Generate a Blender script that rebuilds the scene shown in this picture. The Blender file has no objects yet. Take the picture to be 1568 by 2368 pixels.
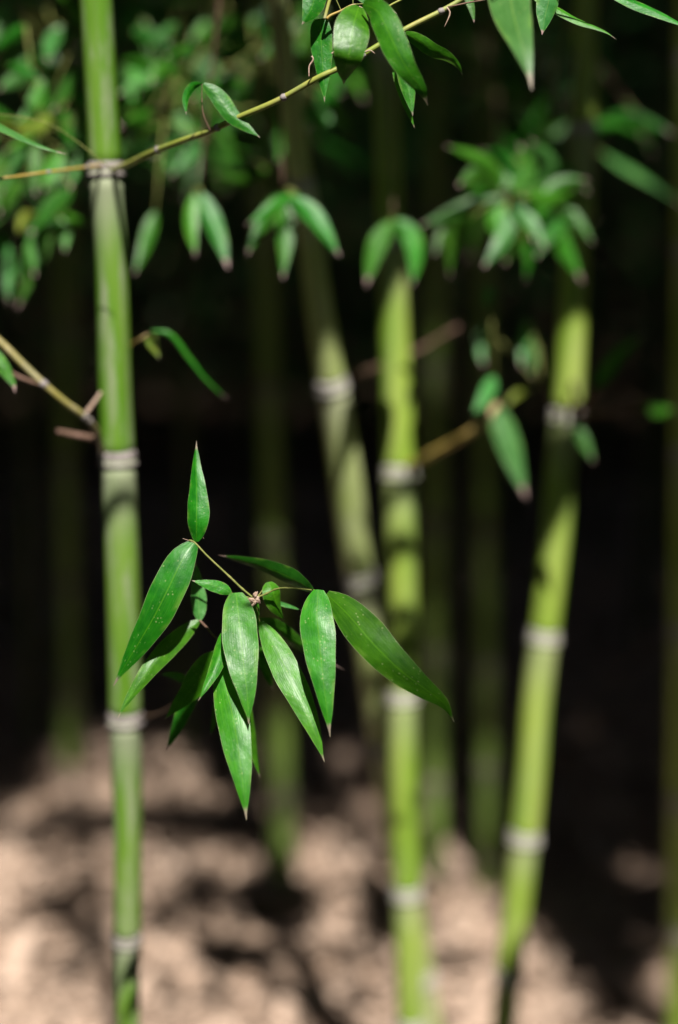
import bpy, math, random
import numpy as np
from mathutils import Vector, Matrix, Quaternion, noise as mnoise

rnd = random.Random(11)
rng = np.random.default_rng(5)
R = math.radians
scene = bpy.context.scene
C = bpy.data.collections.new("bamboo_grove"); scene.collection.children.link(C)

# ------------------------------------------------------------------ camera
CAMZ, PITCH = 1.30, R(12.0)
cam = bpy.data.cameras.new("camera"); camo = bpy.data.objects.new("camera", cam); C.objects.link(camo)
camo.location = (0, 0, CAMZ); camo.rotation_euler = (R(90) - PITCH, 0, 0)
cam.sensor_fit = 'VERTICAL'; cam.sensor_height = 36; cam.sensor_width = 24; cam.lens = 50
cam.clip_start = 0.05; cam.clip_end = 400
cam.dof.use_dof = True; cam.dof.focus_distance = 0.987; cam.dof.aperture_fstop = 1.45; cam.dof.aperture_blades = 0
scene.camera = camo
# ------------------------------------------------------------------ sun, sky, exposure
SUN_EL, SUN_AZ = R(57), R(11)        # sun behind the photographer, a little to the right
SUND = Vector((-math.sin(SUN_AZ) * math.cos(SUN_EL), math.cos(SUN_AZ) * math.cos(SUN_EL), -math.sin(SUN_EL)))
sl = bpy.data.lights.new("sun", 'SUN'); sl.energy = 5.0; sl.angle = R(0.53); sl.color = (1.0, 0.955, 0.89)
so = bpy.data.objects.new("sun", sl); C.objects.link(so); so.location = (2, -6, 9)
so.rotation_mode = 'QUATERNION'; so.rotation_quaternion = SUND.to_track_quat('-Z', 'Y')
w = bpy.data.worlds.new("World"); scene.world = w; w.use_nodes = True
nt = w.node_tree; nt.nodes.clear()
sky = nt.nodes.new("ShaderNodeTexSky"); sky.sky_type = 'NISHITA'; sky.sun_disc = False
sky.sun_elevation = SUN_EL; sky.sun_rotation = math.pi - SUN_AZ
bg = nt.nodes.new("ShaderNodeBackground"); bg.inputs[1].default_value = 0.05
wo = nt.nodes.new("ShaderNodeOutputWorld")
nt.links.new(sky.outputs[0], bg.inputs[0]); nt.links.new(bg.outputs[0], wo.inputs[0])
scene.view_settings.view_transform = 'Standard'; scene.view_settings.look = 'None'
scene.view_settings.exposure = 0.55; scene.view_settings.gamma = 1.0
scene.view_settings.use_curve_mapping = False
scene.cycles.use_denoising = True
try: scene.cycles.denoiser = 'OPENIMAGEDENOISE'
except Exception: pass
scene.cycles.max_bounces = 6; scene.cycles.diffuse_bounces = 1; scene.cycles.glossy_bounces = 2
scene.cycles.transmission_bounces = 3; scene.cycles.transparent_max_bounces = 4
scene.cycles.sample_clamp_indirect = 3.0

# ------------------------------------------------------------------ picture point -> place in the grove
FW = Vector((0, math.cos(PITCH), -math.sin(PITCH))); UP = Vector((0, math.sin(PITCH), math.cos(PITCH))); RT = Vector((1, 0, 0))
CAM = Vector((0, 0, CAMZ)); PX = 0.72 / 2367.0
def P(x, y, d):
    return CAM + RT * ((x - 784) * PX * d) + UP * (-(y - 1183.5) * PX * d) + FW * d
def PY(x, y, Y):
    v = RT * ((x - 784) * PX) + UP * (-(y - 1183.5) * PX) + FW
    return CAM + v * (Y / v.y)
def ground_pt(x, y):
    v = RT * ((x - 784) * PX) + UP * (-(y - 1183.5) * PX) + FW
    return CAM + v * (-CAMZ / v.z)

# ------------------------------------------------------------------ objects
def link(o, parent=None, loc=None):
    C.objects.link(o)
    o['w'] = tuple(loc) if loc is not None else (0, 0, 0)
    wl = Vector(o['w'])
    if parent is not None:
        o.parent = parent; wl = wl - Vector(parent['w'])
    o.location = wl
    return o
def empty(name, loc, label=None, cat=None, group=None):
    o = bpy.data.objects.new(name, None); o.empty_display_size = 0.02; link(o, None, loc)
    if label: o['label'] = label
    if cat: o['category'] = cat
    if group: o['group'] = group
    return o
def mesh_obj(name, verts, faces, mat, parent=None, loc=(0, 0, 0), uvs=None, smooth=True):
    loc = Vector(loc)
    me = bpy.data.meshes.new(name)
    me.from_pydata([tuple(Vector(v) - loc) for v in verts], [], faces)
    if uvs is not None:
        ul = me.uv_layers.new(name="UVMap")
        li = np.empty(len(me.loops), np.int32); me.loops.foreach_get("vertex_index", li)
        ul.data.foreach_set("uv", np.asarray(uvs, np.float32)[li].ravel())
    if smooth: me.polygons.foreach_set("use_smooth", [True] * len(me.polygons))
    me.materials.append(mat); me.update()
    return link(bpy.data.objects.new(name, me), parent, loc)
def spline(pts, n):
    """Catmull-Rom through pts (tuples of any length), n samples evenly spread by length."""
    p = [np.array(q, float) for q in pts]
    if len(p) == 2: p = [p[0], (p[0] + p[1]) / 2, p[1]]
    p = [2 * p[0] - p[1]] + p + [2 * p[-1] - p[-2]]
    out = []
    for i in range(1, len(p) - 2):
        for k in range(12):
            t = k / 12.0
            a, b, c, d = p[i - 1], p[i], p[i + 1], p[i + 2]
            out.append(.5 * ((2 * b) + (c - a) * t + (2 * a - 5 * b + 4 * c - d) * t * t + (3 * b - a - 3 * c + d) * t ** 3))
    out.append(p[-2])
    out = np.array(out); L = np.r_[0, np.cumsum(np.linalg.norm(np.diff(out[:, :3], axis=0), axis=1))]
    s = np.linspace(0, L[-1], n)
    return np.array([[np.interp(q, L, out[:, k]) for k in range(out.shape[1])] for q in s])
def frames(pts):
    pts = [Vector(p) for p in pts]; n = len(pts); fr = []
    up = Vector((0.13, -1, 0.07)).normalized()
    for i in range(n):
        t = (pts[min(i + 1, n - 1)] - pts[max(i - 1, 0)]).normalized()
        s = t.cross(up)
        if s.length < 1e-4: s = t.cross(Vector((0, 0, 1)))
        s.normalize(); u = s.cross(t).normalized(); fr.append((pts[i], t, s, u)); up = u
    return fr
def tube(name, pts, rad, mat, parent=None, seg=10, cap=True, shape=None, loc=None):
    """pts: world points; rad: number or one per point. One mesh. UV: x round, y along."""
    n = len(pts)
    rad = [rad] * n if not hasattr(rad, '__len__') else list(rad)
    V, F, U = [], [], []
    for i, (p, t, s, u) in enumerate(frames(pts)):
        for k in range(seg + 1):
            a = 2 * math.pi * k / seg
            r = rad[i] * (shape(a, i / (n - 1.0)) if shape else 1.0)
            V.append(p + (s * math.cos(a) + u * math.sin(a)) * r); U.append((k / seg, i / (n - 1.0)))
    for i in range(n - 1):
        for k in range(seg):
            a = i * (seg + 1) + k
            F.append((a, a + seg + 1, a + seg + 2, a + 1))
    if cap:
        F.append(tuple(range(seg))); b = (n - 1) * (seg + 1); F.append(tuple(range(b + seg - 1, b - 1, -1)))
    return mesh_obj(name, V, F, mat, parent, loc if loc is not None else pts[0], U)

# ------------------------------------------------------------------ materials
def new_mat(name):
    m = bpy.data.materials.new(name); m.use_nodes = True; nt = m.node_tree; nt.nodes.clear()
    return m, nt
class N:
    def __init__(s, nt): s.nt = nt
    def n(s, t, **k):
        o = s.nt.nodes.new(t)
        for a, b in k.items():
            if a.startswith('i_'): o.inputs[int(a[2:])].default_value = b
            else: setattr(o, a, b)
        return o
    def l(s, a, b): s.nt.links.new(a, b)
    def math(s, op, a, b=None, clamp=False):
        o = s.nt.nodes.new("ShaderNodeMath"); o.operation = op; o.use_clamp = clamp
        for i, v in enumerate((a, b)):
            if v is None: continue
            if isinstance(v, (int, float)): o.inputs[i].default_value = v
            else: s.l(v, o.inputs[i])
        return o.outputs[0]
    def mix(s, f, a, b, mode='MIX'):
        o = s.nt.nodes.new("ShaderNodeMix"); o.data_type = 'RGBA'; o.blend_type = mode
        for i, v in ((0, f), (6, a), (7, b)):
            if isinstance(v, (int, float)): o.inputs[i].default_value = v
            elif isinstance(v, tuple): o.inputs[i].default_value = (*v, 1)
            else: s.l(v, o.inputs[i])
        return o.outputs[2]
    def ramp(s, f, a, b):
        o = s.nt.nodes.new("ShaderNodeMapRange"); o.interpolation_type = 'SMOOTHSTEP'
        o.inputs[1].default_value = a; o.inputs[2].default_value = b; s.l(f, o.inputs[0]); return o.outputs[0]
    def noise(s, vec, scale, detail=3, rough=.55):
        o = s.n("ShaderNodeTexNoise"); o.inputs['Scale'].default_value = scale
        o.inputs['Detail'].default_value = detail; o.inputs['Roughness'].default_value = rough
        s.l(vec, o.inputs['Vector']); return o.outputs['Fac']
    def scaled(s, vec, sc, off=None):
        o = s.n("ShaderNodeMapping"); o.inputs['Scale'].default_value = sc; s.l(vec, o.inputs[0])
        if off is not None: s.l(off, o.inputs['Location'])
        return o.outputs[0]

def leaf_material(name, base, dark, light, spots=0.5, sheen=0.4, trans=0.22, tip=(0.34, 0.29, 0.20), t0=.975, vr=.35):
    m, nt = new_mat(name); g = N(nt)
    tc = g.n("ShaderNodeTexCoord"); oi = g.n("ShaderNodeObjectInfo")
    sep = g.n("ShaderNodeSeparateXYZ"); g.l(tc.outputs['UV'], sep.inputs[0]); u, v = sep.outputs[0], sep.outputs[1]
    comb = g.n("ShaderNodeCombineXYZ"); g.l(g.math('MULTIPLY', oi.outputs['Random'], 37.0), comb.inputs[0]); g.l(g.math('MULTIPLY', oi.outputs['Random'], 91.0), comb.inputs[1])
    uv2 = g.scaled(tc.outputs['UV'], (1, 4, 1), comb.outputs[0])
    streakv = g.scaled(tc.outputs['UV'], (26, 1.6, 1), comb.outputs[0])
    n1 = g.noise(uv2, 2.2, 4); n2 = g.noise(streakv, 1.5, 3)
    col = g.mix(g.ramp(n1, .32, .68), dark, base)
    col = g.mix(g.math('MULTIPLY', g.ramp(n2, .42, .75), .32), col, light)
    # each leaf its own tone
    hsv = g.n("ShaderNodeHueSaturation"); g.l(col, hsv.inputs['Color'])
    g.l(g.math('ADD', g.math('MULTIPLY', oi.outputs['Random'], .035), .483), hsv.inputs['Hue'])
    g.l(g.math('ADD', g.math('MULTIPLY', g.math('FRACT', g.math('MULTIPLY', oi.outputs['Random'], 5.7)), vr), 1.14 - vr), hsv.inputs['Value'])
    col = hsv.outputs[0]
    # midrib, paler thin line
    mid = g.math('SUBTRACT', 1.0, g.ramp(g.math('ABSOLUTE', g.math('SUBTRACT', u, .5)), .006, .03))
    col = g.mix(g.math('MULTIPLY', mid, .45), col, (base[0] * 2.4 + .02, base[1] * 1.4, base[2] * 1.4))
    # blemishes
    vor = g.n("ShaderNodeTexVoronoi"); vor.inputs['Scale'].default_value = 7.0; g.l(g.scaled(tc.outputs['UV'], (1, 4.6, 1), comb.outputs[0]), vor.inputs['Vector'])
    sp = g.math('SUBTRACT', 1.0, g.ramp(vor.outputs['Distance'], .09, .25))
    sp = g.math('MULTIPLY', sp, g.ramp(g.noise(uv2, 2.6, 2), .47, .58))
    col = g.mix(g.math('MULTIPLY', sp, spots), col, (.34, .46, .17))
    # yellowed streak beside the margin
    ed = g.math('MULTIPLY', g.ramp(g.math('ABSOLUTE', g.math('SUBTRACT', u, .5)), .30, .46), g.ramp(g.noise(uv2, 1.4, 2), .5, .66))
    col = g.mix(g.math('MULTIPLY', ed, .38), col, (.22, .42, .05))
    rim = g.ramp(g.math('ABSOLUTE', g.math('SUBTRACT', u, .5)), .475, .5)
    col = g.mix(g.math('MULTIPLY', rim, .6), col, (.30, .36, .16))
    # dry tip
    tipf = g.ramp(g.math('ADD', g.math('ADD', v, g.math('MULTIPLY', g.math('FRACT', g.math('MULTIPLY', oi.outputs['Random'], 7.3)), .06)), g.math('MULTIPLY', g.noise(uv2, 5, 2), .05)), t0, t0 + .04)
    col = g.mix(tipf, col, tip)
    rough = g.math('ADD', g.math('MULTIPLY', g.noise(g.scaled(tc.outputs['UV'], (9, 3, 1), comb.outputs[0]), 2.4, 4), .40), .24)
    bump = g.n("ShaderNodeBump"); bump.inputs['Strength'].default_value = .2; bump.inputs['Distance'].default_value = .0008
    wav = g.math('SINE', g.math('MULTIPLY', u, 95.0))
    hgt = g.math('ADD', g.math('MULTIPLY', wav, .035), g.math('MULTIPLY', g.noise(uv2, 5, 3), 2.2))
    g.l(hgt, bump.inputs['Height'])
    bs = g.n("ShaderNodeBsdfPrincipled"); g.l(col, bs.inputs['Base Color']); g.l(rough, bs.inputs['Roughness']); g.l(bump.outputs[0], bs.inputs['Normal'])
    bs.inputs['Specular IOR Level'].default_value = sheen
    tr = g.n("ShaderNodeBsdfTranslucent")
    g.l(g.mix(tipf, g.mix(.35, col, (.20, .55, .03)), tip), tr.inputs[0])
    mx = g.n("ShaderNodeMixShader"); mx.inputs[0].default_value = trans
    g.l(bs.outputs[0], mx.inputs[1]); g.l(tr.outputs[0], mx.inputs[2])
    out = g.n("ShaderNodeOutputMaterial"); g.l(mx.outputs[0], out.inputs[0]); return m

def culm_material(name, green, yellow, bloom=(.52, .47, .44), bl=.5, dust=.45):
    m, nt = new_mat(name); g = N(nt)
    tc = g.n("ShaderNodeTexCoord"); oi = g.n("ShaderNodeObjectInfo")
    sep = g.n("ShaderNodeSeparateXYZ"); g.l(tc.outputs['UV'], sep.inputs[0]); v = sep.outputs[1]
    comb = g.n("ShaderNodeCombineXYZ")
    for i in range(3): g.l(g.math('MULTIPLY', oi.outputs['Random'], 17.0 + 9 * i), comb.inputs[i])
    a = g.scaled(tc.outputs['Object'], (60, 60, 7), comb.outputs[0]); b = g.scaled(tc.outputs['Object'], (240, 240, 9), comb.outputs[0])
    c = g.scaled(tc.outputs['Object'], (420, 420, 260), comb.outputs[0])
    col = g.mix(g.ramp(g.noise(a, .7, 4), .3, .7), green, yellow)
    col = g.mix(g.math('MULTIPLY', g.ramp(g.noise(b, .8, 3), .45, .75), .35), col, tuple(x * .62 for x in green))
    up = g.ramp(g.math('ADD', v, g.math('MULTIPLY', g.noise(a, 1.5, 3), .22)), .72, 1.12)
    patch = g.math('MULTIPLY', g.ramp(g.noise(a, 1.3, 5, .65), .46, .66), dust)
    f = g.math('MAXIMUM', g.math('MULTIPLY', up, bl + .22), patch, True)
    col = g.mix(f, col, bloom)
    speck = g.ramp(g.noise(c, 1.0, 2), .70, .78)
    col = g.mix(g.math('MULTIPLY', speck, .35), col, (.25, .2, .15))
    bs = g.n("ShaderNodeBsdfPrincipled"); g.l(col, bs.inputs['Base Color'])
    g.l(g.math('ADD', g.math('MULTIPLY', f, .3), .36), bs.inputs['Roughness']); bs.inputs['Specular IOR Level'].default_value = .35
    bump = g.n("ShaderNodeBump"); bump.inputs['Strength'].default_value = .2; bump.inputs['Distance'].default_value = .0006
    g.l(g.noise(b, 1.2, 3), bump.inputs['Height']); g.l(bump.outputs[0], bs.inputs['Normal'])
    out = g.n("ShaderNodeOutputMaterial"); g.l(bs.outputs[0], out.inputs[0]); return m

def rough_material(name, c1, c2, scale=60, rough=.7, stretch=(1, 1, 1), island=False):
    m, nt = new_mat(name); g = N(nt)
    tc = g.n("ShaderNodeTexCoord")
    nz = g.noise(g.scaled(tc.outputs['Object'], stretch), scale, 5, .6)
    f = g.ramp(nz, .3, .7)
    if island:
        ge = g.n("ShaderNodeNewGeometry"); f = g.math('ADD', g.math('MULTIPLY', ge.outputs['Random Per Island'], .8), g.math('MULTIPLY', f, .25), True)
    col = g.mix(f, c1, c2)
    bs = g.n("ShaderNodeBsdfPrincipled"); g.l(col, bs.inputs['Base Color']); bs.inputs['Roughness'].default_value = rough
    bs.inputs['Specular IOR Level'].default_value = .3
    bump = g.n("ShaderNodeBump"); bump.inputs['Strength'].default_value = .35; bump.inputs['Distance'].default_value = .003
    g.l(nz, bump.inputs['Height']); g.l(bump.outputs[0], bs.inputs['Normal'])
    out = g.n("ShaderNodeOutputMaterial"); g.l(bs.outputs[0], out.inputs[0]); return m

M_hero = leaf_material("bamboo_leaf", (.042, .260, .006), (.018, .165, .004), (.10, .36, .012), spots=.6, sheen=.50)
M_leaf = leaf_material("bamboo_leaf_far", (.050, .265, .014), (.024, .170, .008), (.11, .36, .030), spots=.3, sheen=.38, tip=(.48, .33, .30), t0=.935, vr=.62)
M_pale = leaf_material("pale_leaf", (.075, .26, .055), (.035, .18, .025), (.15, .34, .11), spots=.3, sheen=.45, tip=(.48, .33, .30), t0=.935)
M_pale2 = leaf_material("pale_near_leaf", (.085, .27, .055), (.05, .20, .03), (.17, .36, .11), spots=.4, sheen=.55)
M_yellow = leaf_material("yellow_leaf", (.24, .30, .03), (.12, .24, .03), (.40, .34, .05), spots=.2, sheen=.4)
M_front = culm_material("front_culm", (.105, .255, .018), (.20, .34, .05), bloom=(.38, .38, .29), bl=.50, dust=.62)
M_mid = culm_material("mid_culm", (.20, .36, .028), (.42, .53, .10), bloom=(.50, .47, .40), bl=.15, dust=.16)
M_bloomy = culm_material("bloomy_culm", (.44, .55, .17), (.54, .62, .25), bloom=(.62, .62, .46), bl=.35, dust=.25)
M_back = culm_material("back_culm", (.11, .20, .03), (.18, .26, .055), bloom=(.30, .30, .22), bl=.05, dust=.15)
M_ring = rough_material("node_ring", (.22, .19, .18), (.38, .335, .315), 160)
M_deep = culm_material("shaded_culm", (.035, .060, .014), (.065, .085, .022), bloom=(.10, .10, .07), bl=.05, dust=.15)  # culm skin darkened to paint in the deep shade of the grove
M_shadering = rough_material("shaded_node_ring", (.10, .09, .06), (.20, .18, .12), 160)  # ring colour darkened as well, shade painted into the rear culms
M_branch = culm_material("branch_skin", (.26, .34, .05), (.44, .42, .10), bl=.1, dust=.12)
M_palering = rough_material("pale_node_ring", (.38, .345, .325), (.53, .49, .46), 160)
M_olive = culm_material("olive_branch", (.24, .22, .055), (.36, .30, .09), bl=.1, dust=.2)
M_orange = culm_material("orange_twig", (.42, .30, .06), (.55, .38, .10), bl=.1, dust=.1)
M_twig = rough_material("twig_skin", (.16, .20, .04), (.30, .30, .09), 200)
M_brown = rough_material("brown_twig", (.12, .068, .042), (.22, .13, .095), 150)
M_bract = rough_material("dry_bract", (.34, .22, .16), (.58, .43, .33), 300)
M_litter = rough_material("dry_leaf_litter", (.31, .205, .14), (.70, .525, .41), 40, .6, island=True)
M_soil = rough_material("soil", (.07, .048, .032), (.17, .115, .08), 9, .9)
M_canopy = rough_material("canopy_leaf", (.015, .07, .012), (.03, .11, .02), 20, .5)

# ------------------------------------------------------------------ the ground
def smooth01(t): t = np.clip(t, 0, 1); return t * t * (3 - 2 * t)
def ground_h(x, y):
    x = np.asarray(x, float); y = np.asarray(y, float)
    h = .03 * np.sin(x * 2.3 + .7) * np.sin(y * 1.9) + .018 * np.sin(x * 5.1 + y * 3.3) + .010 * np.sin(x * 11 - y * 9)
    bank = smooth01((y - 8) / 9) * 9 + smooth01((np.abs(x) - 6) / 9) * 8 * smooth01((y + 3) / 5)
    return h + bank
def axis(lo, hi, flo, fhi, fine, coarse):
    return np.unique(np.round(np.concatenate([np.linspace(lo, flo, coarse), np.linspace(flo, fhi, fine), np.linspace(fhi, hi, coarse)]), 4))
gx = axis(-60, 60, -3, 3, 150, 50); gy = axis(-60, 60, 0.5, 6, 150, 50)
X, Y = np.meshgrid(gx, gy); Z = ground_h(X, Y)
V = np.stack([X, Y, Z], -1).reshape(-1, 3); nx = len(gx)
ii = (np.arange(len(gy) - 1)[:, None] * nx + np.arange(nx - 1)[None]).ravel()
F = np.stack([ii, ii + 1, ii + nx + 1, ii + nx], -1)
def np_mesh(name, V, F, mat, smooth=False):
    me = bpy.data.meshes.new(name); V = np.asarray(V, np.float32); F = np.asarray(F, np.int32); k = F.shape[1]
    me.vertices.add(len(V)); me.vertices.foreach_set("co", V.ravel())
    me.loops.add(F.size); me.loops.foreach_set("vertex_index", F.ravel())
    me.polygons.add(len(F)); me.polygons.foreach_set("loop_start", np.arange(0, F.size, k, dtype=np.int32))
    me.polygons.foreach_set("loop_total", np.full(len(F), k, np.int32))
    if smooth: me.polygons.foreach_set("use_smooth", np.ones(len(F), bool))
    me.update(calc_edges=True); me.validate(); me.materials.append(mat)
    return link(bpy.data.objects.new(name, me))
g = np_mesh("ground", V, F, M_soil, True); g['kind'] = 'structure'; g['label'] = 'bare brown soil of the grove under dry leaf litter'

def scatter_leaves(name, pos, length, width, mat, flat=.35, bend=.25):
    """pos (n,3): many leaves as one mesh: each a folded, bent blade of four faces."""
    n = len(pos); a = rng.uniform(0, 2 * np.pi, n)
    T = np.stack([np.cos(a), np.sin(a), rng.normal(0, flat, n)], -1); T /= np.linalg.norm(T, axis=1)[:, None]
    Nn = np.stack([rng.normal(0, flat, n), rng.normal(0, flat, n), np.ones(n)], -1)
    S = np.cross(T, Nn); S /= np.linalg.norm(S, axis=1)[:, None]; Nn = np.cross(S, T)
    L = (length * rng.uniform(.65, 1.35, n))[:, None]; W = (width * rng.uniform(.7, 1.3, n))[:, None] * .5
    b = (bend * rng.uniform(-1, 1, n))[:, None] * L; f = W * .35
    v0 = pos - T * L * .5
    v1 = pos - T * L * .15 + S * W + Nn * (f + b * .3); v2 = pos - T * L * .15 + Nn * b * .3; v3 = pos - T * L * .15 - S * W + Nn * (f + b * .3)
    v4 = pos + T * L * .5 - Nn * b * .5
    VV = np.stack([v0, v1, v2, v3, v4], 1).reshape(-1, 3); k = np.arange(n)[:, None] * 5
    FF = np.concatenate([k + [0, 1, 2], k + [0, 2, 3], k + [1, 4, 2], k + [2, 4, 3]], 0)
    return np_mesh(name, VV, FF, mat)

n = 42000
yy = rng.uniform(1.6, 6.5, n) ** 1.0; xx = rng.uniform(-1, 1, n) * (yy * .42 + .5)
pos = np.stack([xx, yy, ground_h(xx, yy) + .006 + rng.uniform(0, .03, n) ** 1.2], -1)
sz = np.r_[np.ones(len(pos)), np.full(500, 1.8)]
y2 = rng.uniform(1.7, 5, 500); x2 = rng.uniform(-1, 1, 500) * (y2 * .42 + .4)
pos = np.concatenate([pos, np.stack([x2, y2, ground_h(x2, y2) + rng.uniform(.01, .03, 500)], -1)])
lit = scatter_leaves("leaf_litter", pos, .115 * sz, .015 * sz ** 1.6, M_litter, .28)
lit['kind'] = 'stuff'; lit['label'] = 'thick pinkish tan litter of dry fallen bamboo leaves'; lit['category'] = 'leaf litter'

# ------------------------------------------------------------------ the leafy roof of the grove (out of the frame, shades everything behind the clearing)
BX = [-400, 0, 150, 330, 600, 690, 800, 900, 1000, 1100, 1200, 1300, 1400, 1568, 2000]
BYP = [1880, 1840, 1790, 1700, 1650, 1860, 1850, 1790, 1850, 1880, 2020, 2080, 2230, 2190, 2150]
def edge_world():
    pts = [ground_pt(a, b) for a, b in zip(BX, BYP)]
    return np.array([p.x for p in pts]), np.array([p.y for p in pts])
EX, EY = edge_world()
TE = 1 / math.tan(SUN_EL)
def lands(p):    # where the sun ray through p meets the ground
    return p[:, 0] - p[:, 2] * TE * math.sin(SUN_AZ), p[:, 1] + p[:, 2] * TE * math.cos(SUN_AZ)
holes = [ground_pt(*q) for q in ((810, 1740), (1480, 2000), (1540, 2250))]
def canopy(n, lo, hi):
    p = rng.uniform(0, 1, (n, 3)) * (np.array(hi) - np.array(lo)) + np.array(lo)
    lx, ly = lands(p)
    wob = .10 * np.sin(lx * 9 + 1) + .07 * np.sin(lx * 21 + 2) + rng.normal(0, .15, n)
    keep = (ly > np.interp(lx, EX, EY) + wob) | (ly < 1.2 + wob) | (lx < -1.2 + wob) | (lx > 1.0 + wob)
    for h in holes: keep &= (lx - h.x) ** 2 + (ly - h.y) ** 2 > .0025
    keep |= (ly > 2.62 + .5 * wob) & (rng.uniform(0, 1, n) < .035 + .03 * np.sin(lx * 8 + ly * 5))
    # dark patches inside the lit clearing
    for (qx, qy, rx, ry, pr) in ((430, 1930, .17, .07, .85), (130, 1930, .10, .05, .35)):
        q = ground_pt(qx, qy)
        inside = ((lx - q.x) / rx) ** 2 + ((ly - q.y) / ry) ** 2 < 1
        keep |= inside & (rng.uniform(0, 1, n) < pr)
    return p[keep]
cp = np.concatenate([canopy(300000, (-7, -1.8, 4.3), (8, 5, 5.6)), canopy(160000, (-9, 4, 4.0), (9, 15, 5.8)), canopy(150000, (-8, -8, 4.3), (8, -1.8, 5.6))])
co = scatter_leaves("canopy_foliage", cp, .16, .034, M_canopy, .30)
co['kind'] = 'stuff'; co['label'] = 'dense leafy roof of bamboo foliage shading the grove'; co['category'] = 'foliage'
# side and rear thicket: dark masses of leaves deep in the grove
th = []
def vol(n, lo, hi):
    q = rng.uniform(0, 1, (n, 3)) * (np.array(hi) - np.array(lo)) + np.array(lo)
    q[:, 2] += ground_h(q[:, 0], q[:, 1]); th.append(q)
vol(34000, (-7.5, 1.5, .1), (-3.6, 10, 4.8)); vol(34000, (3.6, 1.5, .1), (7.5, 10, 4.8)); vol(80000, (-8, 7.6, .02), (8, 11.5, 3.6)); vol(30000, (-8, 10, .02), (8, 14, 2.5))
vol(60000, (-8, -8, .1), (8, -4.5, 4.6)); vol(20000, (-8, -4.5, .1), (-4.5, 1.5, 4.6)); vol(20000, (4.5, -4.5, .1), (8, 1.5, 4.0))  # unseen leaves behind and beside the camera, added to block low sky light
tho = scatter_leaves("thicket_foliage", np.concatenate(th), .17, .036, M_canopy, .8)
tho['kind'] = 'stuff'; tho['label'] = 'dark mass of leaves far back in the shaded bamboo thicket, plus unseen leaves added behind the camera'; tho['category'] = 'foliage'

# ------------------------------------------------------------------ leaves
def prof(t, blunt=.55, peak=.3, taper=1.75):
    if t < peak: return max(0.05, math.sin(math.pi / 2 * t / peak)) ** blunt
    s = (t - peak) / (1 - peak); q = min(1, max(0, (s - .78) / .22)); q = q * q * (3 - 2 * q); return max(0.0, (1 - s ** taper) * (1 - .2 * s ** 3) * (1 - .5 * q)) + .012
def leaf(parent, pts, width, depth, dd=None, roll=0., fold=.22, mat=None, blunt=.5, peak=.3, n=22, wav=.04, taper=1.75, curl=0., px=True, name="leaf"):
    """pts: centre line in picture px; width: seen width in px; depth m (one, or dd offsets per point)."""
    mat = mat or M_hero
    dd = dd or [0] * len(pts)
    wp = [tuple(P(a, b, depth + e)) for (a, b), e in zip(pts, dd)]
    c = spline(wp, n); V, U, F = [], [], []
    ph = rnd.uniform(0, 6); m = 8; ca = rnd.uniform(.8, 1.25)
    for i in range(n):
        p = Vector(c[i]); t = i / (n - 1)
        T = Vector(c[min(i + 1, n - 1)] - c[max(i - 1, 0)]).normalized()
        view = (CAM - p).normalized(); S = T.cross(view)
        S.normalize(); Nn = S.cross(T).normalized()
        if Nn.dot(view) < 0: Nn = -Nn
        r = roll + curl * t
        S2 = S * math.cos(r) + Nn * math.sin(r); N2 = Nn * math.cos(r) - S * math.sin(r)
        hw = .5 * width * PX * depth * prof(t, blunt, peak, taper) / max(.35, math.cos(roll))
        for k in range(m + 1):
            u = -1 + 2 * k / m
            off = -fold * hw * (abs(u) ** 1.3) * (1 if fold > 0 else 1) + wav * hw * math.sin(ph + t * 9 * ca + u * 2.1) + .02 * hw * math.sin(t * 31 + u * 4 + ph)
            asym = 1 + .05 * math.sin(ph + t * 5) * (1 if u > 0 else -1) + (.018 * math.sin(t * 23 + ph * 2 + (2 if u > 0 else 0)))
            V.append(p + S2 * (u * hw * asym) + N2 * off); U.append((k / m, t))
    for i in range(n - 1):
        for k in range(m):
            a = i * (m + 1) + k; F.append((a, a + 1, a + m + 2, a + m + 1))
    # petiole
    return mesh_obj(name, V, F, mat, parent, wp[0], U)

def seg_tube(name, pts, depth, rpx, mat, parent, dd=None, n=None, seg=8, knots=(), rim=None):
    """a twig through picture points; rpx = radius in px (start, end); knots = fractions with swollen joints"""
    dd = dd or [0] * len(pts)
    wp = [tuple(P(a, b, depth + e)) for (a, b), e in zip(pts, dd)]
    n = n or max(8, 6 * len(pts)); c = spline(wp, n)
    r0, r1 = (rpx, rpx) if not hasattr(rpx, '__len__') else rpx
    rad = []
    for i in range(n):
        t = i / (n - 1); r = (r0 + (r1 - r0) * t) * PX * depth
        for k in knots:
            r *= 1 + .5 * math.exp(-((t - k) / .012) ** 2)
        rad.append(r)
    o = tube(name, [Vector(q) for q in c], rad, mat, parent, seg)
    return o, [Vector(q) for q in c], rad

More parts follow.
